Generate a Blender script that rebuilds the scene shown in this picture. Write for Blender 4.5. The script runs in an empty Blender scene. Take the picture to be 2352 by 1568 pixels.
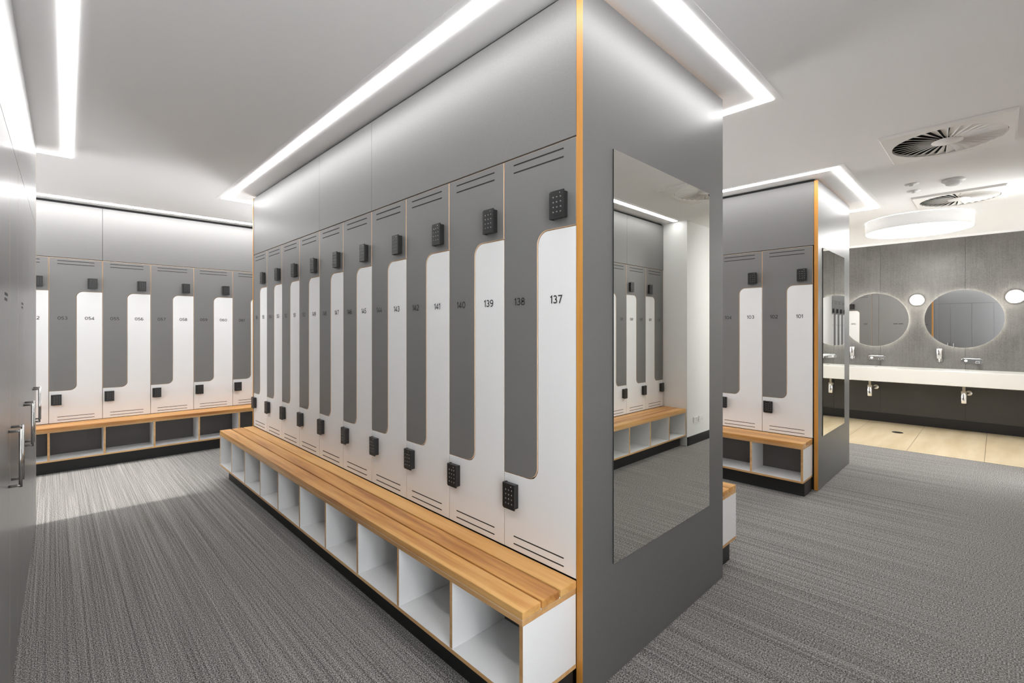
import bpy, bmesh, math, random
from mathutils import Vector, Matrix
random.seed(4)
PI = math.pi
S = bpy.context.scene
COL = S.collection
# ---------------------------------------------------------------- camera
CAM_H = 1.495
cd = bpy.data.cameras.new('camera'); cam = bpy.data.objects.new('camera', cd); COL.objects.link(cam)
cam.location = (0, 0, CAM_H); cam.rotation_euler = (PI/2, 0, -math.radians(44.22))
cd.sensor_width = 36; cd.lens = 1084/2352*36; cd.shift_y = -27/2352; cd.clip_start = .01
S.camera = cam
# ---------------------------------------------------------------- world, sun, exposure
w = bpy.data.worlds.new('world'); S.world = w; w.use_nodes = True
GROUND_FILL, SKY = 9.0, 3.5     # lower half brightened to throw added light onto the ceiling; soft sky above
def world_nodes():
    nt = w.node_tree; bg = nt.nodes['Background']
    tc = nt.nodes.new('ShaderNodeTexCoord'); sx = nt.nodes.new('ShaderNodeSeparateXYZ'); rp = nt.nodes.new('ShaderNodeValToRGB')
    nt.links.new(tc.outputs['Generated'], sx.inputs[0]); mr = nt.nodes.new('ShaderNodeMapRange')
    mr.inputs['From Min'].default_value = -1; nt.links.new(sx.outputs['Z'], mr.inputs['Value'])
    nt.links.new(mr.outputs[0], rp.inputs['Fac'])
    e = rp.color_ramp.elements; e[0].position = .47; e[0].color = (GROUND_FILL*.97, GROUND_FILL*.985, GROUND_FILL, 1); e[1].position = .53; e[1].color = (SKY*.93, SKY*.97, SKY, 1)
    nt.links.new(rp.outputs['Color'], bg.inputs[0]); bg.inputs[1].default_value = 1.0
world_nodes()
sd = bpy.data.lights.new('sun', 'SUN'); sun = bpy.data.objects.new('sun', sd); COL.objects.link(sun)
sd.energy = 4.0; sd.angle = math.radians(4); sd.color = (1, .97, .92)
sun.location = (-6, 5.8, 5)
sun.rotation_euler = Vector((1, -.02, -.62)).to_track_quat('-Z', 'Y').to_euler()
STRIP = 11.5        # linear luminaires
STRIP_BACK = 26.0   # brighter run over the back row
DRUM = 12.0
HALO = 15.0
GLOBE = 14.0
S.view_settings.view_transform = 'Standard'; S.view_settings.look = 'None'
S.view_settings.exposure = 0.86; S.view_settings.gamma = 1; S.view_settings.use_curve_mapping = False
try:
    S.cycles.max_bounces = 14; S.cycles.diffuse_bounces = 8; S.cycles.glossy_bounces = 8
    S.cycles.caustics_reflective = False; S.cycles.caustics_refractive = False
    S.cycles.sample_clamp_indirect = 6
except Exception:
    pass
CEIL = 2.905

# ---------------------------------------------------------------- materials
def new_mat(name):
    m = bpy.data.materials.new(name); m.use_nodes = True
    nt = m.node_tree; b = nt.nodes['Principled BSDF']
    return m, nt, b
def simple(name, col, rough=.5, metal=0, spec=None):
    m, nt, b = new_mat(name)
    b.inputs['Base Color'].default_value = (*col, 1); b.inputs['Roughness'].default_value = rough
    b.inputs['Metallic'].default_value = metal
    if spec is not None: b.inputs['Specular IOR Level'].default_value = spec
    return m
def emit(name, col, s):
    m, nt, b = new_mat(name)
    b.inputs['Base Color'].default_value = (.9, .9, .9, 1)
    b.inputs['Emission Color'].default_value = (*col, 1); b.inputs['Emission Strength'].default_value = s
    return m
def N(nt, t, **kw):
    n = nt.nodes.new(t)
    for k, v in kw.items(): setattr(n, k, v)
    return n
def coords(nt, scale=(1, 1, 1), kind='Object'):
    tc = N(nt, 'ShaderNodeTexCoord'); mp = N(nt, 'ShaderNodeMapping'); mp.inputs['Scale'].default_value = scale
    nt.links.new(tc.outputs[kind], mp.inputs['Vector']); return mp.outputs['Vector']
def noise(nt, vec, scale=5, detail=3, rough=.5):
    n = N(nt, 'ShaderNodeTexNoise'); n.inputs['Scale'].default_value = scale
    n.inputs['Detail'].default_value = detail; n.inputs['Roughness'].default_value = rough
    nt.links.new(vec, n.inputs['Vector']); return n.outputs['Fac']
def ramp(nt, fac, stops):
    r = N(nt, 'ShaderNodeValToRGB'); e = r.color_ramp.elements
    while len(e) < len(stops): e.new(.5)
    for k, (p, c) in enumerate(stops):
        e[k].position = p; e[k].color = (*c, 1)
    nt.links.new(fac, r.inputs['Fac']); return r.outputs['Color']
def mathn(nt, op, a, b=None):
    n = N(nt, 'ShaderNodeMath', operation=op)
    for k, v in ((0, a), (1, b)):
        if v is None: continue
        if isinstance(v, (int, float)): n.inputs[k].default_value = v
        else: nt.links.new(v, n.inputs[k])
    return n.outputs[0]
def bump(nt, b, h, strength=.1, dist=.01):
    n = N(nt, 'ShaderNodeBump'); n.inputs['Strength'].default_value = strength; n.inputs['Distance'].default_value = dist
    nt.links.new(h, n.inputs['Height']); nt.links.new(n.outputs[0], b.inputs['Normal'])

def laminate(name, col, rough, var=.06):
    m, nt, b = new_mat(name)
    v = coords(nt); f = noise(nt, v, 260, 2)
    c0 = tuple(x*(1-var) for x in col); c1 = tuple(x*(1+var) for x in col)
    nt.links.new(ramp(nt, f, [(.3, c0), (.7, c1)]), b.inputs['Base Color'])
    b.inputs['Roughness'].default_value = rough
    bump(nt, b, f, .06, .002)
    return m
def wood(name, dark, mid, light, ax=0, rough=.38):
    m, nt, b = new_mat(name)
    sc = [26, 26, 26]; sc[ax] = 1.3
    oi = N(nt, 'ShaderNodeObjectInfo')
    tc = N(nt, 'ShaderNodeTexCoord'); ad = N(nt, 'ShaderNodeVectorMath', operation='ADD')
    nt.links.new(tc.outputs['Object'], ad.inputs[0])
    k = mathn(nt, 'MULTIPLY', oi.outputs['Random'], 40.0)
    cb = N(nt, 'ShaderNodeCombineXYZ')
    for q in range(3): nt.links.new(k, cb.inputs[q])
    nt.links.new(cb.outputs[0], ad.inputs[1])
    mp = N(nt, 'ShaderNodeMapping'); mp.inputs['Scale'].default_value = sc
    nt.links.new(ad.outputs[0], mp.inputs['Vector'])
    f1 = noise(nt, mp.outputs[0], 1.0, 6, .62)
    mp2 = N(nt, 'ShaderNodeMapping'); s2 = [9, 9, 9]; s2[ax] = .9; mp2.inputs['Scale'].default_value = s2
    nt.links.new(ad.outputs[0], mp2.inputs['Vector'])
    f2 = noise(nt, mp2.outputs[0], .6, 3)
    f = mathn(nt, 'ADD', mathn(nt, 'MULTIPLY', f1, .55), mathn(nt, 'MULTIPLY', f2, .45))
    f = mathn(nt, 'ADD', f, mathn(nt, 'MULTIPLY', mathn(nt, 'SUBTRACT', oi.outputs['Random'], .5), .10))
    nt.links.new(ramp(nt, f, [(.37, dark), (.49, mid), (.62, light)]), b.inputs['Base Color'])
    b.inputs['Roughness'].default_value = rough
    bump(nt, b, f1, .08, .002)
    return m

M = {}
M['grey'] = laminate('grey_laminate', (.182, .179, .176), .42)
M['grey_gloss'] = laminate('grey_cabinet_laminate', (.21, .21, .21), .29)
M['white'] = laminate('white_laminate', (.84, .84, .84), .38, .012)
M['dark_back'] = laminate('dark_back_laminate', (.105, .096, .090), .5)
M['ply'] = wood('birch_ply_edge', (.50, .27, .105), (.62, .36, .15), (.72, .46, .22), 0, .45)
M['edge'] = wood('varnished_edge', (.52, .225, .040), (.60, .27, .050), (.68, .33, .075), 2, .38)
M['edge_pale'] = simple('pale_door_edge', (.74, .52, .33), .5)
M['edge_white'] = simple('white_door_edge', (.74, .70, .65), .5)
M['slat'] = wood('oiled_hardwood', (.36, .140, .034), (.61, .30, .085), (.75, .44, .155), 0, .34)
M['lower_dark'] = laminate('dark_lower_wall', (.060, .058, .055), .45)
M['black'] = simple('black_board', (.010, .010, .010), .5)
M['void'] = simple('dark_cavity', (.012, .012, .012), .8)
M['plastic'] = simple('black_plastic', (.013, .013, .013), .38)
M['key'] = simple('key_plastic', (.11, .11, .11), .22)
M['led'] = simple('indicator', (.75, .75, .75), .3)
M['ink'] = simple('black_lettering', (.012, .012, .012), .5)
M['paint'] = laminate('white_paint', (.82, .82, .815), .6, .01)
M['ceil'] = laminate('ceiling_paint', (.90, .90, .90), .7, .008)
M['chrome'] = simple('chrome', (.86, .86, .86), .10, 1)
M['steel'] = simple('satin_steel', (.62, .61, .60), .22, 1)
M['mirror'] = simple('mirror_glass', (.80, .81, .775), .004, 1)
M['mirror2'] = simple('round_mirror_glass', (.86, .865, .86), .004, 1)
M['mirror_edge'] = simple('mirror_edge', (.04, .045, .042), .3)
M['solid'] = laminate('solid_surface', (.66, .65, .62), .3, .01)
M['vent'] = simple('vent_metal', (.80, .785, .755), .45)
M['plug'] = simple('white_plastic', (.82, .82, .82), .35)
M['strip'] = emit('strip_diffuser', (1, .99, .985), STRIP)
M['strip_back'] = emit('back_strip_diffuser', (1, .99, .985), STRIP_BACK)
M['drum'] = emit('drum_diffuser', (1, .99, .97), DRUM)
M['halo'] = emit('mirror_backlight', (1, .95, .86), HALO)
M['globe'] = emit('globe_glass', (1, .95, .88), GLOBE)

def carpet():
    m, nt, b = new_mat('loop_carpet')
    v1 = coords(nt, (64, .22, 1)); st = noise(nt, v1, 1.5, 4, .6)
    v1b = coords(nt, (190, .7, 1)); st2 = noise(nt, v1b, 1.2, 3, .6)
    v2 = coords(nt, (1, .7, 1)); sp = noise(nt, v2, 215, 2, .7)
    f = mathn(nt, 'ADD', mathn(nt, 'MULTIPLY', st, .20), mathn(nt, 'MULTIPLY', st2, .125))
    f = mathn(nt, 'ADD', f, mathn(nt, 'MULTIPLY', sp, .675))
    c = ramp(nt, f, [(.39, (.030, .029, .028)), (.485, (.160, .153, .146)), (.59, (.47, .452, .43))])
    nt.links.new(c, b.inputs['Base Color'])
    b.inputs['Roughness'].default_value = .95; b.inputs['Specular IOR Level'].default_value = .15
    bump(nt, b, sp, .5, .006)
    return m
M['carpet'] = carpet()
def tiles():
    m, nt, b = new_mat('beige_floor_tile')
    g = N(nt, 'ShaderNodeNewGeometry'); sx = N(nt, 'ShaderNodeSeparateXYZ'); nt.links.new(g.outputs['Position'], sx.inputs[0])
    def line(o, off, per, wd):
        t = mathn(nt, 'DIVIDE', mathn(nt, 'SUBTRACT', o, off), per)
        fr = mathn(nt, 'FRACT', t)
        d = mathn(nt, 'MINIMUM', fr, mathn(nt, 'SUBTRACT', 1.0, fr))
        return mathn(nt, 'LESS_THAN', d, wd/per)
    ly = line(sx.outputs[1], .10, .68, .0035)
    lx = line(sx.outputs[0], 9.02, 1.36, .0025)
    l = mathn(nt, 'MAXIMUM', ly, lx)
    v = coords(nt, (.5, 3.2, 1)); f = noise(nt, v, 2.2, 4)
    base = ramp(nt, f, [(.3, (.53, .43, .27)), (.7, (.66, .56, .39))])
    mx = N(nt, 'ShaderNodeMix', data_type='RGBA'); nt.links.new(l, mx.inputs[0])
    nt.links.new(base, mx.inputs[6]); mx.inputs[7].default_value = (.30, .24, .15, 1)
    nt.links.new(mx.outputs[2], b.inputs['Base Color']); b.inputs['Roughness'].default_value = .34
    return m
M['tile'] = tiles()
def concrete():
    m, nt, b = new_mat('brushed_grey_panel')
    v = coords(nt, (1, 26, 1.2)); f1 = noise(nt, v, 2.2, 5, .65)
    v2 = coords(nt, (1, 1, 1)); f2 = noise(nt, v2, 2.4, 4, .6); f3 = noise(nt, v2, 95, 2)
    f = mathn(nt, 'ADD', mathn(nt, 'MULTIPLY', f1, .26), mathn(nt, 'ADD', mathn(nt, 'MULTIPLY', f2, .40), mathn(nt, 'MULTIPLY', f3, .34)))
    c = ramp(nt, f, [(.34, (.095, .09, .082)), (.66, (.20, .195, .185))])
    nt.links.new(c, b.inputs['Base Color']); b.inputs['Roughness'].default_value = .33
    bump(nt, b, f1, .12, .002)
    return m
M['concrete'] = concrete()

# ---------------------------------------------------------------- mesh helpers
class MB:
    def __init__(s): s.v = []; s.f = []; s.m = []; s.sm = []
    def add(s, vs, fs, mi=0, smooth=False):
        o = len(s.v); s.v += [tuple(p) for p in vs]
        for k, f in enumerate(fs):
            s.f.append(tuple(o+i for i in f)); s.m.append(mi if isinstance(mi, int) else mi[k]); s.sm.append(smooth)
        return s
    def box(s, x0, x1, y0, y1, z0, z1, mi=0, ends=None):
        """ends: dict axis -> material index"""
        x0, x1 = sorted((x0, x1)); y0, y1 = sorted((y0, y1)); z0, z1 = sorted((z0, z1))
        vs = [(x, y, z) for z in (z0, z1) for y in (y0, y1) for x in (x0, x1)]
        fs = [(0, 2, 3, 1), (4, 5, 7, 6), (0, 1, 5, 4), (2, 6, 7, 3), (0, 4, 6, 2), (1, 3, 7, 5)]
        ax = ['z', 'z', 'y', 'y', 'x', 'x']
        mm = [(ends or {}).get(a, mi) for a in ax]
        return s.add(vs, fs, mm)
    def bbox(s, x0, x1, y0, y1, z0, z1, r=.004, mi=0, seg=2):
        bm = bmesh.new(); bmesh.ops.create_cube(bm, size=1)
        for q in bm.verts:
            q.co = Vector((x0+(q.co.x+.5)*(x1-x0), y0+(q.co.y+.5)*(y1-y0), z0+(q.co.z+.5)*(z1-z0)))
        bmesh.ops.bevel(bm, geom=bm.edges[:], offset=r, segments=seg, affect='EDGES', profile=.6)
        bm.verts.index_update()
        s.add([q.co[:] for q in bm.verts], [[q.index for q in f.verts] for f in bm.faces], mi, False)
        bm.free(); return s
    def lathe(s, c, prof, axis='z', n=32, mi=0, smooth=True, cap0=False, cap1=False):
        vs = []; fs = []
        for r, h in prof:
            for k in range(n):
                a = 2*PI*k/n; p, q = r*math.cos(a), r*math.sin(a)
                d = {'z': (p, q, h), 'x': (h, p, q), 'y': (q, h, p)}[axis]
                vs.append((c[0]+d[0], c[1]+d[1], c[2]+d[2]))
        for i in range(len(prof)-1):
            for k in range(n):
                a, b_ = i*n+k, i*n+(k+1) % n
                fs.append((a, b_, b_+n, a+n))
        s.add(vs, fs, mi, smooth)
        if cap0: s.add(vs[:n], [tuple(range(n))[::-1]], mi)
        if cap1: s.add(vs[-n:], [tuple(range(n))], mi)
        return s
    def tube(s, pts, r, n=12, mi=0):
        pts = [Vector(p) for p in pts]; vs = []; fs = []
        for i, p in enumerate(pts):
            a = pts[max(i-1, 0)]; b_ = pts[min(i+1, len(pts)-1)]
            t = (b_-a).normalized(); u = t.cross(Vector((0, 0, 1)))
            if u.length < 1e-3: u = t.cross(Vector((0, 1, 0)))
            u.normalize(); v = t.cross(u).normalized()
            kx = 1.0
            if 0 < i < len(pts)-1:
                d1 = (p-a).normalized(); kx = 1/max(.5, math.cos(d1.angle(t)))
            for k in range(n):
                an = 2*PI*k/n
                vs.append(p+(u*math.cos(an)+v*math.sin(an))*r*kx)
        for i in range(len(pts)-1):
            for k in range(n):
                a, b_ = i*n+k, i*n+(k+1) % n; fs.append((a, a+n, b_+n, b_))
        s.add(vs, fs, mi, True)
        s.add(vs[:n], [tuple(range(n))], mi); s.add(vs[-n:], [tuple(range(n))[::-1]], mi)
        return s
    def mesh(s, name, mats):
        me = bpy.data.meshes.new(name); me.from_pydata(s.v, [], s.f)
        for m in mats: me.materials.append(m)
        for p, mi, sm in zip(me.polygons, s.m, s.sm): p.material_index = mi; p.use_smooth = sm
        bm = bmesh.new(); bm.from_mesh(me); bmesh.ops.recalc_face_normals(bm, faces=bm.faces[:]); bm.to_mesh(me); bm.free()
        me.update(); return me
    def obj(s, name, mats, parent=None, loc=(0, 0, 0), rz=0):
        if not isinstance(mats, (list, tuple)): mats = [mats]
        return link(name, s.mesh(name, mats), parent, loc, rz)
def link(name, me, parent=None, loc=(0, 0, 0), rz=0):
    o = bpy.data.objects.new(name, me); COL.objects.link(o); o.location = loc; o.rotation_euler = (0, 0, rz)
    if parent: o.parent = parent
    return o
def tag(o, label, cat, group=None):
    o['label'] = label; o['category'] = cat
    if group: o['group'] = group
    return o
def thing(name, label, cat, loc=(0, 0, 0), rz=0, group=None):
    o = bpy.data.objects.new(name, None); COL.objects.link(o); o.empty_display_size = .1
    o.location = loc; o.rotation_euler = (0, 0, rz)
    return tag(o, label, cat, group)
def struct(o): o['kind'] = 'structure'; return o
def B(*a, **k): return MB().box(*a, **k)

# ================================================================ SETTING
XW = 9.70            # washroom wall
YE, YC = -.81, 7.12  # locker faces behind the camera / at the back
struct(B(-2.7, 7.53, -1.5, 7.8, -.08, 0).obj('floor', M['carpet']))
struct(B(7.534, 9.75, -1.5, 7.8, -.08, -.001).obj('floor', M['tile']))
struct(B(7.528, 7.536, -1.41, 7.7, -.02, .0015).obj('trim_1', M['steel']))
struct(B(-2.7, 9.75, -1.5, 7.8, CEIL, CEIL+.08).obj('ceiling', M['ceil']))
def fill_opening_wall(wname, fname, x0, x1, a, b_, z0, z1, y0, y1):  # unseen wall with an opening added to let fill light in, no pane
    m = MB(); Z = CEIL-.001
    m.box(x0, a, y0, y1, 0, Z); m.box(b_, x1, y0, y1, 0, Z); m.box(a, b_, y0, y1, 0, z0); m.box(a, b_, y0, y1, z1, Z)
    struct(m.obj(wname, M['paint']))
    f = MB(); t = .05; c = (a+b_)/2
    f.box(a, a+t, y0, y1, z0, z1); f.box(b_-t, b_, y0, y1, z0, z1); f.box(c-t/2, c+t/2, y0, y1, z0+t, z1-t)
    f.box(a+t, b_-t, y0, y1, z0, z0+t); f.box(a+t, b_-t, y0, y1, z1-t, z1)
    struct(f.obj(fname, M['paint']))
fill_opening_wall('wall_back', 'fill_opening_4', -2.7, 6.0, 2.72, 5.2, .02, 2.85, 7.72, 7.8)  # opening added at the aisle end to light the ceiling between the islands
fill_opening_wall('wall_rear', 'fill_opening_5', 6.001, 9.69, 6.75, 9.4, .3, 2.6, 7.72, 7.8)  # added opening far behind the washroom, evens out the ceiling light
fill_opening_wall('wall_front', 'fill_opening_2', -2.7, 2.284, -.12, .76, .02, 2.85, -.90, -.83)  # opening added behind the camera as fill for near lockers and cubbies
fill_opening_wall('wall_side', 'fill_opening_3', 6.602, 9.69, 6.62, 7.1, .02, 2.85, -.56, -.484)  # added out-of-view opening that brightens the right ceiling and washroom

struct(B(5.852, 6.6, -1.5, -.484, 0, CEIL-.001).obj('wall_near', M['paint']))
struct(B(5.853, 6.6, -.484, -.472, 0, .11).obj('baseboard_near', M['black']))
# left wall with window opening
def left_wall():
    m = MB(); x0, x1 = -2.7, -2.62
    y0, y1, z0, z1 = 5.1, 6.9, 1.25, 2.35
    m.box(x0, x1, -1.42, y0, 0, CEIL-.001); m.box(x0, x1, y1, 7.72, 0, CEIL-.001)
    m.box(x0, x1, y0, y1, 0, z0); m.box(x0, x1, y0, y1, z1, CEIL-.001)
    struct(m.obj('wall_left', M['paint']))
    f = MB(); t = .05
    f.box(x0, x1+.01, y0, y0+t, z0, z1); f.box(x0, x1+.01, y1-t, y1, z0, z1)
    f.box(x0, x1+.01, y0+t, y1-t, z0, z0+t); f.box(x0, x1+.01, y0+t, y1-t, z1-t, z1)
    struct(f.obj('window_1', M['paint']))
left_wall()
# washroom wall: upper brushed panels with joints, darker below counter height, skirting, cornice
def wash_wall():
    ys = [-.484, .328, 1.33, 2.33, 3.33, 4.33, 5.33, 6.33, 7.72]
    m = MB()
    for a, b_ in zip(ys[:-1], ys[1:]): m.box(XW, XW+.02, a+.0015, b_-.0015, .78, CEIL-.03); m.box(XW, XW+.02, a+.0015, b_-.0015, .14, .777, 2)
    m.box(XW+.012, XW+.05, -1.5, 7.8, 0, CEIL-.001, 1)
    struct(m.obj('wall_right', [M['concrete'], M['void'], M['lower_dark']]))
    struct(B(XW-.012, XW+.011, -.47, 7.7, 0, .14).obj('baseboard_right', M['black']))
    struct(B(XW-.03, XW+.011, -.482, 7.7, CEIL-.03, CEIL-.001).obj('trim_2', M['ceil']))
wash_wall()

# ================================================================ LOCKERS
ZB, ZT = .4815, 2.281           # bottom / top of the locker doors
ZG, ZW = .830, 1.920            # foot of the grey leg / head of the white leg
PAD_W, PAD_H = .084, .116
def arc(cx, cz, r, a0, a1, n=9):
    return [(cx+r*math.cos(a0+(a1-a0)*k/n), cz+r*math.sin(a0+(a1-a0)*k/n)) for k in range(n+1)]
def outline(kind, P):
    g = .0016; mid = P*.5; R = .058
    if kind == 'grey':
        p = [(g, ZG+g)]
        p += arc(mid-g-R, ZG+g+R, R, -PI/2, 0)
        p += arc(mid-g+R, ZW+g-R, R, PI, PI/2)
        p += [(P-g, ZW+g), (P-g, ZT-g), (g, ZT-g)]
    else:
        p = [(g, ZB+g), (P-g, ZB+g), (P-g, ZW-g)]
        p += arc(mid+g+R, ZW-g-R, R, PI/2, PI)
        p += arc(mid+g-R, ZG-g+R, R, 0, -PI/2)
        p += [(g, ZG-g)]
    return p
def offset_in(p, d):
    out = []; n = len(p)
    for i in range(n):
        a, b_, c = Vector(p[i-1]), Vector(p[i]), Vector(p[(i+1) % n])
        e1 = (b_-a).normalized(); e2 = (c-b_).normalized()
        n1 = Vector((-e1.y, e1.x)); n2 = Vector((-e2.y, e2.x)); nn = n1+n2
        nn = nn/max(.35, nn.length_squared)*2
        out.append(tuple(b_+nn*d))
    return out
def door_mesh(kind, P):
    p = outline(kind, P); q = offset_in(p, .0019); n = len(p); m = MB()
    m.add([(x, 0, z) for x, z in q], [tuple(range(n))], 0)
    ring = [(x, 0, z) for x, z in q]+[(x, .0022, z) for x, z in p]+[(x, .018, z) for x, z in p]
    fs = []
    for k in range(n):
        j = (k+1) % n; fs += [(k, j, n+j, n+k), (n+k, n+j, 2*n+j, 2*n+k)]
    m.add(ring, fs, 1); m.add([(x, .018, z) for x, z in p], [tuple(range(n))[::-1]], 0)
    me = m.mesh('door', [M['grey'], M['edge_pale']] if kind == 'grey' else [M['white'], M['edge_white']])
    return me
def slot_mesh(x0, x1, z, h=.0062):
    m = MB(); r = h/2
    p = arc(x1-r, z, r, -PI/2, PI/2, 6)+arc(x0+r, z, r, PI/2, 3*PI/2, 6); n = len(p)
    v = [(x, -.0006, zz) for x, zz in p]+[(x, .003, zz) for x, zz in p]
    m.add(v, [tuple(range(n))]+[(k, (k+1) % n, n+(k+1) % n, n+k) for k in range(n)])
    return m.mesh('vent_slot', [M['void']])
def keypad_meshes():
    W, H = PAD_W, PAD_H
    b = MB()
    b.bbox(.006, W-.004, -.026, 0, .004, H-.004, .003)                 # case
    b.bbox(.012, W, -.032, -.0255, 0, H, .0018)                        # face plate
    b.bbox(0, .011, -.027, -.001, .001, H-.001, .004, seg=3)           # finger lip
    b.box(.017, W-.006, -.0324, -.031, .012, H-.008)
    body = b.mesh('keypad', [M['plastic']])
    k = MB(); k.lathe((0, 0, 0), [(.0001, -.0022), (.0028, -.0018), (.0042, -.0004), (.0044, .002)], 'y', 12)
    key = k.mesh('key', [M['key']])
    kk = MB()
    for x, z in key_spots(): kk.lathe((x, -.0324, z), [(.0001, -.0022), (.0028, -.0018), (.0042, -.0004), (.0044, .002)], 'y', 8)
    keys = kk.mesh('keys', [M['key']])
    l = MB(); l.lathe((0, 0, 0), [(.0001, -.0012), (.0016, -.0006), (.0018, .001)], 'y', 10)
    led = l.mesh('indicator_light', [M['led']])
    return body, key, keys, led
def key_spots():
    return [(.0285+c*.0195, .026+r*.0205) for r in range(4) for c in range(3)]
KEYPAD = keypad_meshes()
NUMS = {}
def _a(cx, cz, rx, rz, a0, a1, n=14):
    return [(cx+rx*math.cos(math.radians(a0+(a1-a0)*k/n)), cz+rz*math.sin(math.radians(a0+(a1-a0)*k/n))) for k in range(n+1)]
DIGIT = {   # centre lines of a plain geometric sans, height 1: (advance, [polylines])
    '0': (.66, [_a(.33, .5, .28, .44, 0, 360, 28)]),
    '1': (.29, [[(.0, .76), (.20, .935), (.20, .0)]]),
    '2': (.58, [_a(.29, .685, .235, .255, 160, -38)+[(.05, .06), (.56, .06)]]),
    '3': (.58, [_a(.27, .72, .205, .22, 150, -90, 14), _a(.27, .28, .245, .22, 90, -152, 16)]),
    '4': (.64, [[(.45, .0), (.45, .92), (.04, .27), (.62, .27)]]),
    '5': (.58, [[(.51, .94), (.13, .94), (.09, .54)]+_a(.27, .315, .255, .255, 122, -150, 16)]),
    '6': (.62, [_a(.31, .31, .25, .25, 0, 360, 24), [(.49, .90), (.37, .935), (.24, .90), (.13, .78), (.075, .60), (.06, .42), (.06, .31)]]),
    '7': (.55, [[(.02, .94), (.53, .94), (.20, .0)]]),
    '8': (.60, [_a(.30, .725, .20, .215, 0, 360, 22), _a(.30, .275, .245, .22, 0, 360, 24)]),
    '9': (.62, [_a(.31, .69, .25, .25, 0, 360, 24), [(.13, .10), (.25, .065), (.38, .10), (.49, .22), (.545, .40), (.56, .58), (.56, .69)]]),
}
def number_mesh(txt, h=.034, sx=1.12, wt=.070):
    if txt in NUMS: return NUMS[txt]
    m = MB(); x0 = 0; gap = .13
    tot = sum(DIGIT[c][0] for c in txt)*sx+gap*(len(txt)-1)
    for c in txt:
        adv, lines = DIGIT[c]
        for L in lines:
            p = [Vector((x0+x*sx, z)) for x, z in L]; n = len(p); closed = (p[0]-p[-1]).length < 1e-6
            if closed: p = p[:-1]; n -= 1
            lo, hi = [], []
            for k in range(n):
                a = p[k-1] if (k or closed) else p[k]; b_ = p[(k+1) % n] if (k < n-1 or closed) else p[k]
                e1 = (p[k]-a); e2 = (b_-p[k])
                e1 = e1.normalized() if e1.length > 1e-9 else e2.normalized(); e2 = e2.normalized() if e2.length > 1e-9 else e1
                nn = Vector((-e1.y, e1.x))+Vector((-e2.y, e2.x)); nn = nn*(2/max(.55, nn.length_squared))
                lo.append(p[k]-nn*wt); hi.append(p[k]+nn*wt)
            v = [((q.x-tot/2)*h, -.0006, (q.y-.5)*h) for q in lo+hi]
            rng = range(n if closed else n-1)
            m.add(v, [(k, (k+1) % n, n+(k+1) % n, n+k) for k in rng])
        x0 += adv*sx+gap
    me = m.mesh('locker_number', [M['ink']])
    NUMS[txt] = me; return me
DOORS = {}
def locker_meshes(P):
    if P not in DOORS:
        a, b_ = .15*P, .845*P
        DOORS[P] = dict(grey=door_mesh('grey', P), white=door_mesh('white', P),
                        grey_slots=[slot_mesh(a, b_, z) for z in (2.249, 2.214)],
                        white_slots=[slot_mesh(a, b_, z, .0052) for z in (.546, .512)])
    return DOORS[P]
def locker(kind, num, P, loc, rz, bank, detail, group, extra=''):
    D = locker_meshes(P)
    col = 'grey' if kind == 'grey' else 'white'
    r = thing('locker', f'{col} interlocking locker door numbered {num} {bank}{extra}', 'locker', (loc[0], loc[1], ZB), rz, group)
    def put(name, me, x=0, y=0, z=0, par=None):
        o = link(name, me, par or r, (x, y, z-(0 if par else ZB))); return o
    put('door', D[kind])
    for s in D[kind+'_slots']: put('vent_slot', s)
    if kind == 'grey': kx, kz, nx = P*.708, 1.954, P*.245
    else: kx, kz, nx = P*.038, .677, P*.75
    body, key, keys, led = KEYPAD
    kp = put('keypad', body, kx, -.0005, kz)
    if detail:
        for x, z in key_spots(): put('key', key, x, -.0324, z, kp)
        put('indicator_light', led, .063, -.0324, .1045, kp)
    else:
        put('key_grid', keys, 0, 0, 0, kp)
    put('locker_number', number_mesh(num), nx, -.0012, 1.623)
    return r

def bank(n, P, start, step, rz, first_grey, d, name, group, detail_n=0, extras={}, wide3=True):
    """n pairs; start = (x,y) of the viewer-left edge of the first pair; step = vector to the next pair"""
    for i in range(n):
        loc = (start[0]+step[0]*i, start[1]+step[1]*i)
        g = first_grey+d*i; wn = g+(1 if name[1] == '+' else -1)
        for kind, q in (('grey', g), ('white', wn)):
            t = '%03d' % q
            locker(kind, t, P, loc, rz, name[0], i < detail_n, group, extras.get(q, ''))

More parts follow.
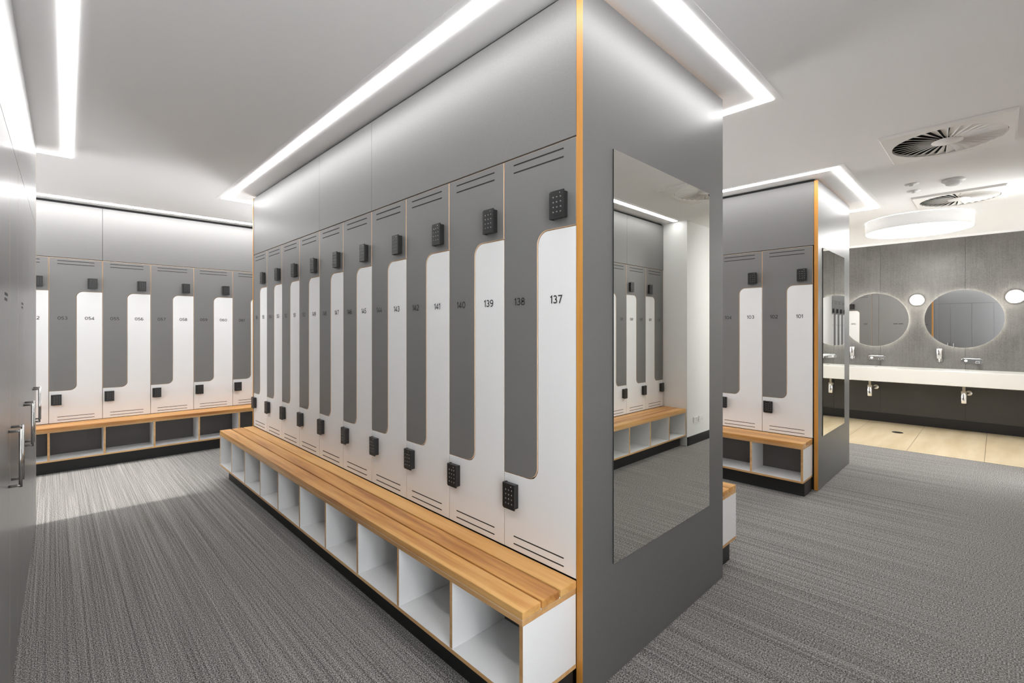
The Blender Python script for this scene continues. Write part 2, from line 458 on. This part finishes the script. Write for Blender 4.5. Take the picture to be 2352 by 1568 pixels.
# ---------------------------------------------------------------- benches
def bench(label, n, P, loc, rz, D=.315, open_left=True, open_right=True, kick_in=.055, L=None, ends=(0, 0)):
    """viewer-left back corner at loc; runs to local +x, front at y=-D"""
    r = thing('bench', label, 'bench', (loc[0], loc[1], 0), rz, 'slatted locker benches')
    L = n*P if L is None else L
    x0, x1 = ends[0], L-ends[1]
    sw = (D-.004-2*.009)/3
    for k in range(3):
        y1 = -.002-k*(sw+.009)
        b = MB(); b.bbox(x0, x1, y1-sw, y1, .4495, .4795, .003)
        b.obj('slat', M['slat'], r)
    B(x0+.001, x1-.001, -D+.002, -.004, .429, .4493, 0, {'x': 1, 'y': 1}).obj('top_sheet', [M['white'], M['ply']], r)
    T = .018
    xs = [x0+T/2]+[i*P for i in range(1, n)]+[x1-T/2]
    for i, x in enumerate(xs):
        nm = 'end_panel' if i in (0, n) else 'divider'
        B(x-T/2, x+T/2, -D+.004, -.006, .1455, .4285, 0, {'y': 1, 'z': 1}).obj(nm, [M['white'], M['ply']], r)
    B(x0, x1, -D+.003, -.005, .1275, .145, 0, {'x': 1, 'y': 1}).obj('base_shelf', [M['white'], M['ply']], r)
    B(x0+T, x1-T, -.0055, .006, .146, .4285).obj('back_panel', M['dark_back'], r)
    B(x0+kick_in, x1-.004, -D+.06, -.02, .0, .127).obj('kickboard', M['black'], r)
    return r

def ring_strip(label, x0, x1, y0, y1, wd, loc=(0, 0), rz=0):
    t = thing('ceiling_light', label, 'ceiling light', (loc[0], loc[1], CEIL), rz, 'linear ceiling lights')
    def ring(m, a, b_, z0, z1):   # ring between inset a and inset b
        o = [(x0+a, y0+a), (x1-a, y0+a), (x1-a, y1-a), (x0+a, y1-a)]; i = [(x0+b_, y0+b_), (x1-b_, y0+b_), (x1-b_, y1-b_), (x0+b_, y1-b_)]
        v = [(*p, z) for z in (z0, z1) for p in o+i]; f = []
        for k in range(4):
            j = (k+1) % 4
            f += [(k, j, 4+j, 4+k), (8+k, 8+j, 12+j, 12+k), (k, j, 8+j, 8+k), (4+k, 4+j, 12+j, 12+k)]
        m.add(v, f)
    d = MB(); ring(d, 0, wd, -.006, -.0005); d.obj('diffuser', M['strip'], t)
    f = MB(); ring(f, -.045, -.001, -.0022, -.0005); f.obj('flange', M['ceil'], t)
    return t
def line_strip(label, x0, x1, y0, y1, loc=(0, 0), rz=0, mat='strip'):
    t = thing('ceiling_light', label, 'ceiling light', (loc[0], loc[1], CEIL), rz, 'linear ceiling lights')
    B(x0, x1, y0, y1, -.006, -.0005).obj('diffuser', M[mat], t)
    f = MB()
    f.box(x0, x1, y1+.001, y1+.045, -.0022, -.0005); f.box(x0, x1, y0-.045, y0-.001, -.0022, -.0005)
    f.obj('flange', M['ceil'], t); return t

PANEL_T = CEIL-.028
def panels(segs, face, z0=2.2855, z1=PANEL_T, axis='y', out=-1, th=.018):
    """upper filler panels; segs = list of (a, b, label)"""
    for a, b_, lab in segs:
        if axis == 'y': m = B(face, face-out*th, a+.0016, b_-.0016, z0, z1)
        else: m = B(a+.0016, b_-.0016, face, face-out*th, z0, z1)
        tag(m.obj('filler_panel', M['grey']), lab, 'panel', 'grey filler panels above the lockers')

def wall_box(name, x0, x1, y0, y1, z0=0, z1=CEIL-.002, mat='void'):
    return struct(B(x0, x1, y0, y1, z0, z1).obj(name, M[mat]))

# ---------------- central island (lockers 137-156)
PA = .4285; XA = 1.521; YB = 1.155; YA0 = 1.188; XA2 = 2.900
YA1 = YA0+10*PA
wall_box('wall_partition', XA+.024, XA2-.024, YA0+.004, YA1-.004)
bank(10, PA, (XA, YA0+PA), (0, PA), -PI/2, 138, 2, ('in the long middle row', '-'), 'lockers of the middle row', 7,
     {137: ' nearest the orange panel edge', 156: ' at its far end'})
bank(10, PA, (XA2, YA0), (0, PA), PI/2, 136, -2, ('on the rear of the middle island', '-'), 'lockers behind the middle island')
panels([(YA0, YA0+4*PA, 'long grey filler panel above lockers 137 to 144'),
        (YA0+4*PA, YA0+6*PA, 'grey filler panel above lockers 145 to 148'),
        (YA0+6*PA, YA1, 'bright grey filler panel at the far end, above lockers 149 to 156')], XA)
panels([(YA0, YA0+4*PA, 'grey filler panel on the rear of the middle island, near end'),
        (YA0+4*PA, YA1, 'grey filler panel on the rear of the middle island, far end')], XA2, out=1)
bench('long timber slat bench with white cubbies below lockers 137 to 156', 10, PA, (XA, YA1-.002), -PI/2, ends=(0, .0015), kick_in=.10)
bench('timber slat bench peeking out behind the near tall mirror panel', 10, PA, (XA2, YA0+.002), PI/2, ends=(.004, 0), kick_in=.02)
M['grey_end'] = laminate('grey_end_panel_laminate', (.118, .116, .114), .40)
def end_panel(label, x0, x1, y0, y1, mirror=None, mlabel=None):
    e = B(x0, x1, y0, y1, .004, CEIL-.022, 1, {'y': 0}).obj('end_panel', [M['grey_end'], M['edge']])
    tag(e, label, 'panel', 'orange edged end panels')
    if mirror:
        a, b_, z0, z1 = mirror
        m = B(a, b_, y0-.006, y0-.0008, z0, z1, 1, {'y': 0}).obj('mirror', [M['mirror'], M['mirror_edge']])
        tag(m, mlabel, 'mirror', 'tall mirrors on the end panels')
end_panel('tall grey end panel with orange edge and tall mirror, middle of the photo', XA-.002, XA2, YB, YA0-.001,
          (1.729, 2.696, .488, 2.273), 'large rectangular mirror on the near grey end panel')
end_panel('thin end panel closing the far end of the middle locker row', XA-.002, XA2, YA1+.001, YA1+.031)
ring_strip('linear light loop around the middle locker island', 1.298, 3.160, .953, 5.80, .055)

# ---------------- second island (lockers 101-104)
PB = .4385; XB = 5.080; XB2 = 6.400; YB1 = 1.197+8*PB
wall_box('wall_partition', XB+.024, XB2-.024, YA0+.004, YB1-.004)
bank(8, PB, (XB, 1.197+PB), (0, PB), -PI/2, 102, 2, ('left of the far end panel', '-'), 'lockers of the second island', 2,
     {101: ' beside its orange edge'})
panels([(YA0, YA0+4*PB, 'grey filler panel above lockers 101 to 108'), (YA0+4*PB, YB1, 'grey filler panel above lockers 109 to 116')], XB)
bench('timber slat bench with cubbies below lockers 101 to 104', 8, PB, (XB, YB1), -PI/2, ends=(0, .002), kick_in=.03)
end_panel('narrow looking grey end panel with orange edge near the washroom', XB-.002, XB2, YB, YA0-.001,
          (5.234, 6.128, .488, 2.27), 'narrow looking mirror on the far end panel, reflecting the basin')
end_panel('thin end panel closing the far end of the second island', XB-.002, XB2, YB1+.001, YB1+.031)
ring_strip('linear light loop around the second locker island', 4.852, 6.84, .953, YB1+.30, .058)
bank(6, PB, (XB2, 1.925), (0, PB), PI/2, 100, -2, ('facing the washroom', '-'), 'lockers facing the washroom')
panels([(1.19, 1.925, 'grey filler panel above the plain cupboard facing the washroom'), (1.925, YB1, 'grey filler panel above lockers 091 to 100')], XB2, out=1)
c = thing('cupboard', 'plain grey cupboard facing the washroom, seen in the round mirror', 'cupboard', (XB2, 1.19, 0), PI/2)
B(.002, .61, 0, .018, .10, ZT, 0, {'x': 1, 'z': 1}).obj('door', [M['grey'], M['edge_pale']], c)
B(.614, .731, 0, .018, .10, ZT, 0, {'x': 1, 'z': 1}).obj('filler_strip', [M['grey'], M['edge_pale']], c)
B(.002, .731, .014, .018, 0, .098).obj('kickboard', M['black'], c)
m = MB(); x = .20
for wd in (.012, .008, .014, .010, .012, .008, .012, 0, .010, .014, .008, .012, .010, .008, .012):
    if wd: m.box(x, x+wd-.002, -.0008, .001, 1.612, 1.626+.005*(wd > .011))
    x += wd if wd else .012
m.obj('lettering', M['ink'], c)
bench('timber slat bench facing the washroom under lockers 091 to 100', 6, PB, (XB2, 1.927), PI/2)

# ---------------- back row (lockers 051-064)
PC = .4385; XC0 = -.031
wall_box('wall_partition', -2.6, 2.59, YC+.024, 7.70)
bank(8, PC, (XC0-2*PC, YC), (PC, 0), 0, 49, 2, ('along the back wall', '+'), 'lockers along the back wall', 0)
panels([(XC0-2*PC-1.5, XC0-PC, 'grey filler panel above the back row, hidden by the left cabinets'),
        (XC0-PC, XC0+PC, 'pale grey filler panel above lockers 051 to 054'), (XC0+PC, XC0+5*PC, 'pale grey filler panel above lockers 055 to 062'),
        (XC0+5*PC, XC0+6*PC, 'grey filler panel above the back row, hidden behind the middle island')], YC, axis='x')
bench('timber topped cubby bench below lockers 053 to 061 along the back wall', 8, PC, (XC0-2*PC, YC), 0, kick_in=.01)
line_strip('linear light along the back row of lockers', -2.4, 2.55, 6.895, 6.965, mat='strip_back')

# ---------------- row behind the camera (lockers 157-172), seen in the mirrors
PE = .4450
wall_box('wall_partition', 2.30, 5.845, -1.41, YE-.024)
bank(8, PE, (5.836, YE), (-PE, 0), PI, 157, 2, ('reflected in the near mirror', '+'), 'lockers in the mirrored row', 3)
panels([(5.846-2*PE, 5.846, 'grey filler panel above lockers 157 to 160'), (5.846-4*PE, 5.846-2*PE, 'grey filler panel above lockers 161 to 164'),
        (5.846-8*PE, 5.846-4*PE, 'grey filler panel above lockers 165 to 172')], YE, axis='x', out=1)
bench('pale timber bench with white cubbies reflected in the near mirror', 8, PE, (5.844, YE), PI, D=.318)
line_strip('linear light above the reflected row of lockers', .35, 5.80, -.645, -.588)

# ---------------- tall cabinets on the left
TH = -.0148; DX, DY = -.092, 5.12
def dl(x, y):
    c_, s_ = math.cos(TH), math.sin(TH); return (DX+x*c_-y*s_, DY+x*s_+y*c_)
CW = .92; RZ = PI/2+TH
cab_names = ['at the far end of the left wall', 'second from the far end of the left wall', 'third from the far end of the left wall',
             'at the left edge of the photo', 'beside the camera', 'in the corner behind the camera']
for i in range(6):
    x, y = dl(0, -CW*(i+1))
    c = thing('tall_cabinet', f'grey tall cabinet with steel handles, {cab_names[i]}', 'cabinet', (x, y, 0), RZ, 'tall cabinets on the left')
    B(.002, CW-.002, .0195, .62, .06, ZT, 0).obj('carcass', M['grey'], c)
    B(.002, CW-.002, .03, .60, 0, .059).obj('kickboard', M['black'], c)
    for k in (0, 1):
        a = .002+k*CW/2
        dr = B(a, a+CW/2-.004, 0, .018, .012, ZT, 0, {'x': 1, 'z': 1}).obj('door', [M['grey_gloss'], M['edge_pale']], c)
        hx = CW/2+(-.065 if k == 0 else .065)
        if (i, k) == (3, 1): continue
        h = MB(); R = .0058
        h.lathe((hx, -.034, .860), [(.0001, 0), (R, 0), (R, .233), (.0001, .233)], 'z', 14)
        for zz in (1.0865, .8665): h.lathe((hx, 0, zz), [(R*.95, -.034), (R*.95, 0), (.0001, 0)], 'y', 14)
        h.obj('handle', M['steel'], dr)
    if i in (1, 2):
        tx = MB()
        for z, wds in ((1.626, (.03, .045, .03)), (1.606, (.05, .04))):
            q = .24
            for wd in wds: tx.box(q, q+wd, -.0007, .0005, z, z+.011); q += wd+.008
        tx.obj('label_strip', M['ink'], c)
x, y = dl(0, -5.93)
cf = B(0, .40, 0, .6, .0, ZT).obj('cabinet_filler', M['grey_gloss'], None, (x, y, 0), RZ)
tag(cf, 'plain grey filler closing the cabinet row behind the camera', 'panel')
for k, (a, b_, lab) in enumerate([(-1.84, 0, 'glossy grey filler panel above the far left cabinets'), (-3.68, -1.84, 'glossy grey filler panel at the top left corner'),
                    (-5.9, -3.68, 'glossy grey filler panel above the cabinets beside the camera')]):
    x, y = dl(0, a)
    tag(B(.0016, b_-a-.0016, 0, .018, ZT+.005, PANEL_T).obj('filler_panel', M['grey_gloss'], None, (x, y, 0), RZ), lab, 'panel', 'filler panels above the left cabinets')
x, y = dl(0, -5.9)
struct(B(.0, 5.88, .03, .615, ZT+.003, CEIL-.002).obj('wall_partition', M['void'], None, (x, y, 0), RZ))
x, y = dl(0, .001)
tag(B(.0, .018, .0, .64, .004, PANEL_T, 0, {'y': 1}).obj('end_panel', [M['grey'], M['edge_pale']], None, (x, y, 0), RZ), 'grey end panel closing the far end of the left cabinets', 'panel')
x, y = dl(-.645, -5.9)
tag(B(.0, 5.9, 0, .02, .004, PANEL_T).obj('rear_panel', M['grey'], None, (x, y, 0), RZ), 'plain grey rear panel of the left cabinets', 'panel')
ring_strip('linear light loop around the left cabinets', -.86, .202, -5.6, .175, .05, (DX, DY), TH)

# ================================================================ WASHROOM
v = thing('vanity', 'long white wall hung washbasin counter', 'vanity', (XW, 0, 0))
MB().bbox(-.60, -.002, -.46, 4.2, .70, .905, .006).obj('countertop', M['solid'], v)
for y in (.30, 1.347, 2.394):
    b = MB(); n = 40
    prof = [(1.0, .9045), (1.0, .909), (.975, .911), (.94, .909), (.75, .906), (.3, .9058), (.02, .9056)]
    vs = []; fs = []
    for r, h in prof:
        for k in range(n):
            a = 2*PI*k/n; vs.append((-.29+.20*r*math.cos(a), y+.27*r*math.sin(a), h))
    for i in range(len(prof)-1):
        for k in range(n): fs.append((i*n+k, i*n+(k+1) % n, (i+1)*n+(k+1) % n, (i+1)*n+k))
    b.add(vs, fs, 0, True); bo = b.obj('basin', M['solid'], v)
    MB().lathe((-.29, y, .9065), [(.0001, .003), (.018, .003), (.022, 0)], 'z', 20).obj('drain', M['chrome'], bo)
place = {0.352: 'right of the far end panel, with nothing cut off', 1.399: 'partly hidden by the far end panel', 2.446: 'hidden behind the second island'}
MZ = 1.657
for y, lab in place.items():
    t = thing('round_mirror', f'round backlit mirror in the washroom, {lab}', 'mirror', (XW, y, MZ), 0, 'round washroom mirrors')
    R = .43
    MB().lathe((0, 0, 0), [(R, -.034), (R, -.028)], 'x', 96, 1).lathe((0, 0, 0), [(.0001, -.034), (R, -.034)], 'x', 96, 0, False).lathe((0, 0, 0), [(.0001, -.028), (R, -.028)], 'x', 96, 1, False).obj('glass', [M['mirror2'], M['mirror_edge']], t)
    MB().lathe((0, 0, 0), [(R-.022, -.024), (R-.022, -.006)], 'x', 96).obj('backlight', M['halo'], t)
    MB().lathe((0, 0, 0), [(.0001, -.027), (R-.045, -.027), (R-.045, -.001)], 'x', 64).obj('backing', M['plug'], t)
for y, r, lab in ((.873, .080, 'small round glowing wall lamp between the two round mirrors'), (-.18, .088, 'round glowing wall lamp at the right edge of the photo'),
                  (1.922, .080, 'round glowing wall lamp hidden behind the second island')):
    t = thing('wall_lamp', lab, 'wall lamp', (XW, y, 1.962), 0, 'washroom wall lamps')
    prof = [(r*math.sin(a), -.030-.085*math.cos(a)*.8) for a in [k*PI/2/10+.001 for k in range(11)]]
    MB().lathe((0, 0, 0), prof+[(r, -.022)], 'x', 40).obj('globe', M['globe'], t)
    MB().lathe((0, 0, 0), [(r+.001, -.024), (r+.009, -.021), (r+.009, -.001)], 'x', 40).obj('rim', M['chrome'], t)
for y, lab in ((.256, 'chrome wall tap set below the right round mirror'), (1.374, 'chrome wall tap set below the left round mirror'), (2.35, 'chrome wall tap set hidden behind the second island')):
    t = thing('wall_tap', lab, 'tap', (XW, y, 1.037), 0, 'wall taps above the basins')
    p = MB(); L, r = .118, .033
    o = arc(L-r, 0, r, -PI/2, PI/2, 10)+arc(-L+r, 0, r, PI/2, 3*PI/2, 10); n = len(o)
    vs = [(-.001, a, z) for a, z in o]+[(-.012, a, z) for a, z in o]+[(-.014, a*.985, z*.94) for a, z in o]
    p.add(vs, [(k, (k+1) % n, n+(k+1) % n, n+k) for k in range(n)]+[(n+k, n+(k+1) % n, 2*n+(k+1) % n, 2*n+k) for k in range(n)]+[tuple(range(2*n, 3*n))])
    p.obj('plate', M['chrome'], t)
    MB().bbox(-.16, -.0135, -.082, -.038, -.030, .002, .006).obj('spout', M['chrome'], t)
    MB().lathe((0, .065, -.002), [(.019, -.0135), (.019, -.045), (.016, -.05), (.0001, -.051)], 'x', 24).tube([(-.04, .065, 0), (-.055, .062, -.004), (-.075, .058, -.012)], .005).obj('handle', M['chrome'], t)
for y, lab in ((.611, 'slim silver soap dispenser left of the right wall tap'), (1.700, 'slim silver soap dispenser half hidden by the far end panel'), (-.40, 'slim silver soap dispenser in the washroom corner')):
    t = thing('soap_dispenser', lab, 'soap dispenser', (XW, y, 1.01), 0, 'soap dispensers on the washroom wall')
    MB().bbox(-.012, -.001, -.030, .030, .0, .19, .003).obj('bracket', M['steel'], t)
    MB().lathe((-.052, 0, 0), [(.0001, .045), (.030, .045), (.036, .05), (.036, .195), (.033, .20), (.0001, .20)], 'z', 28).obj('bottle', M['steel'], t)
    MB().lathe((-.052, 0, 0), [(.014, .045), (.014, .022), (.009, .02), (.009, -.005), (.0001, -.005)], 'z', 18).obj('nozzle', M['chrome'], t)
for y, lab in ((.333, 'chrome bottle trap below the right basin'), (1.43, 'chrome bottle trap below the left basin'), (2.394, 'chrome bottle trap hidden behind the second island')):
    t = thing('bottle_trap', lab, 'bottle trap', (XW-.26, y, .43), 0, 'chrome traps under the basins')
    MB().lathe((0, 0, 0), [(.0001, .0), (.034, .0), (.036, .006), (.036, .165), (.030, .175), (.018, .18), (.018, .269)], 'z', 28).obj('trap_body', M['chrome'], t)
    MB().tube([(.036, 0, .13), (.12, -.02, .13), (.245, -.045, .13)], .016, 14).obj('waste_pipe', M['chrome'], t)
    MB().lathe((.245, -.045, .13), [(.017, -.012), (.036, -.008), (.04, .0), (.04, .0135)], 'x', 28).obj('rose', M['chrome'], t)
d = MB(); d.lathe((0, 0, 0), [(.0001, .003), (.062, .003), (.066, .0)], 'z', 32)
dd = d.obj('floor_drain', M['black'], None, (8.82, 1.01, 0)); tag(dd, 'small dark round floor drain in the beige tiles', 'drain')

# ---------------- ceiling fittings
t = thing('drum_light', 'large round white drum light on the washroom ceiling', 'ceiling light', (7.90, .713, CEIL))
MB().lathe((0, 0, 0), [(.53, -.001), (.53, -.15), (.522, -.15), (.522, -.145)], 'z', 72).obj('drum', M['ceil'], t)
MB().lathe((0, 0, 0), [(.0001, -.146), (.5215, -.146)], 'z', 72, 0, False).obj('diffuser', M['drum'], t)
def swirl(label, cx, cy, hx, hy):
    t = thing('air_diffuser', label, 'air vent', (cx, cy, CEIL), 0, 'square ceiling air diffusers')
    R, n = .318, 64
    def sq(a):
        c_, s_ = math.cos(a), math.sin(a); k = 1/max(abs(c_)/hx, abs(s_)/hy); return c_*k, s_*k
    vs = []; fs = []; ang = sorted(set([2*PI*k/n for k in range(n)]+[math.atan2(sy*hy, sx*hx) % (2*PI) for sx in (1, -1) for sy in (1, -1)])); n = len(ang)
    Z0, Z1 = -.001, -.020
    for a in ang: vs.append((R*math.cos(a), R*math.sin(a), Z0+.0))
    for a in ang: vs.append((R*math.cos(a), R*math.sin(a), Z1))
    for a in ang: x, y = sq(a); vs.append((x*.97, y*.97, Z1))
    for a in ang: x, y = sq(a); vs.append((x, y, Z0))
    for i in range(3):
        for k in range(n): fs.append((i*n+k, i*n+(k+1) % n, (i+1)*n+(k+1) % n, (i+1)*n+k))
    MB().add(vs, fs).obj('frame', M['vent'], t)
    MB().lathe((0, 0, 0), [(.0001, -.0015), (R-.001, -.0015)], 'z', 48, 0, False).obj('cavity', M['void'], t)
    MB().lathe((0, 0, 0), [(.0001, -.0215), (.088, -.0205), (.09, -.016)], 'z', 40).lathe((0, 0, 0), [(.0001, -.024), (.008, -.0235), (.009, -.021)], 'z', 16).obj('hub', M['vent'], t)
    # one blade: tilted radial wedge
    NB = 32; b = MB(); w0, w1 = .0075, .0255; th = .0012
    def pt(r, s, w): return (r, s*w, -.0115+s*(-.0080))
    q = [pt(.084, -1, w0), pt(.312, -1, w1), pt(.312, 1, w1), pt(.084, 1, w0)]
    q2 = [(x, y, z+th) for x, y, z in q]
    b.add(q+q2, [(0, 1, 2, 3), (4, 5, 6, 7), (0, 1, 5, 4), (1, 2, 6, 5), (2, 3, 7, 6), (3, 0, 4, 7)])
    me = b.mesh('blade', [M['vent']])
    for k in range(NB): link('blade', me, t, rz=2*PI*k/NB)
swirl('larger square swirl air vent in the ceiling, upper right', 4.737, .257, .375, .358)
swirl('smaller looking swirl air vent above the drum light', 6.93, .285, .36, .358)
t = thing('smoke_detector', 'white smoke detector between the two ceiling vents', 'smoke detector', (6.06, .285, CEIL))
MB().lathe((0, 0, 0), [(.085, -.001), (.085, -.014), (.075, -.02), (.06, -.03)], 'z', 36).obj('base', M['plug'], t)
MB().lathe((0, 0, 0), [(.058, -.028), (.056, -.045), (.035, -.056), (.0001, -.058)], 'z', 36).obj('sensor', M['plug'], t)
for x, y, lab in ((5.96, .575, 'tiny white round ceiling fitting, nearer of two'), (6.27, .588, 'tiny white round ceiling fitting, farther of two')):
    o = MB().lathe((0, 0, 0), [(.055, -.001), (.053, -.006), (.022, -.010), (.018, -.022), (.0001, -.023)], 'z', 28).obj('sprinkler', M['plug'], None, (x, y, CEIL))
    tag(o, lab, 'sprinkler', 'small round ceiling fittings')
# power outlets on the white wall
for x, lab in ((6.085, 'white double power outlet low on the white wall, left in the mirror'), (6.24, 'white double power outlet low on the white wall, right in the mirror')):
    t = thing('power_outlet', lab, 'outlet', (x, -.484, .31), 0, 'power outlets seen in the mirror')
    MB().bbox(-.060, .060, .0008, .011, -.038, .038, .003).obj('plate', M['plug'], t)
    for sx in (-.03, .03): MB().bbox(sx-.011, sx+.011, .0112, .015, .008, .026, .0015).obj('switch', M['plug'], t)
    k = MB()
    for sx in (-.03, .03):
        k.box(sx-.009, sx-.006, .0105, .0116, -.016, -.006); k.box(sx+.006, sx+.009, .0105, .0116, -.016, -.006); k.box(sx-.0015, sx+.0015, .0105, .0116, -.028, -.02)
    k.obj('socket_slots', M['ink'], t)
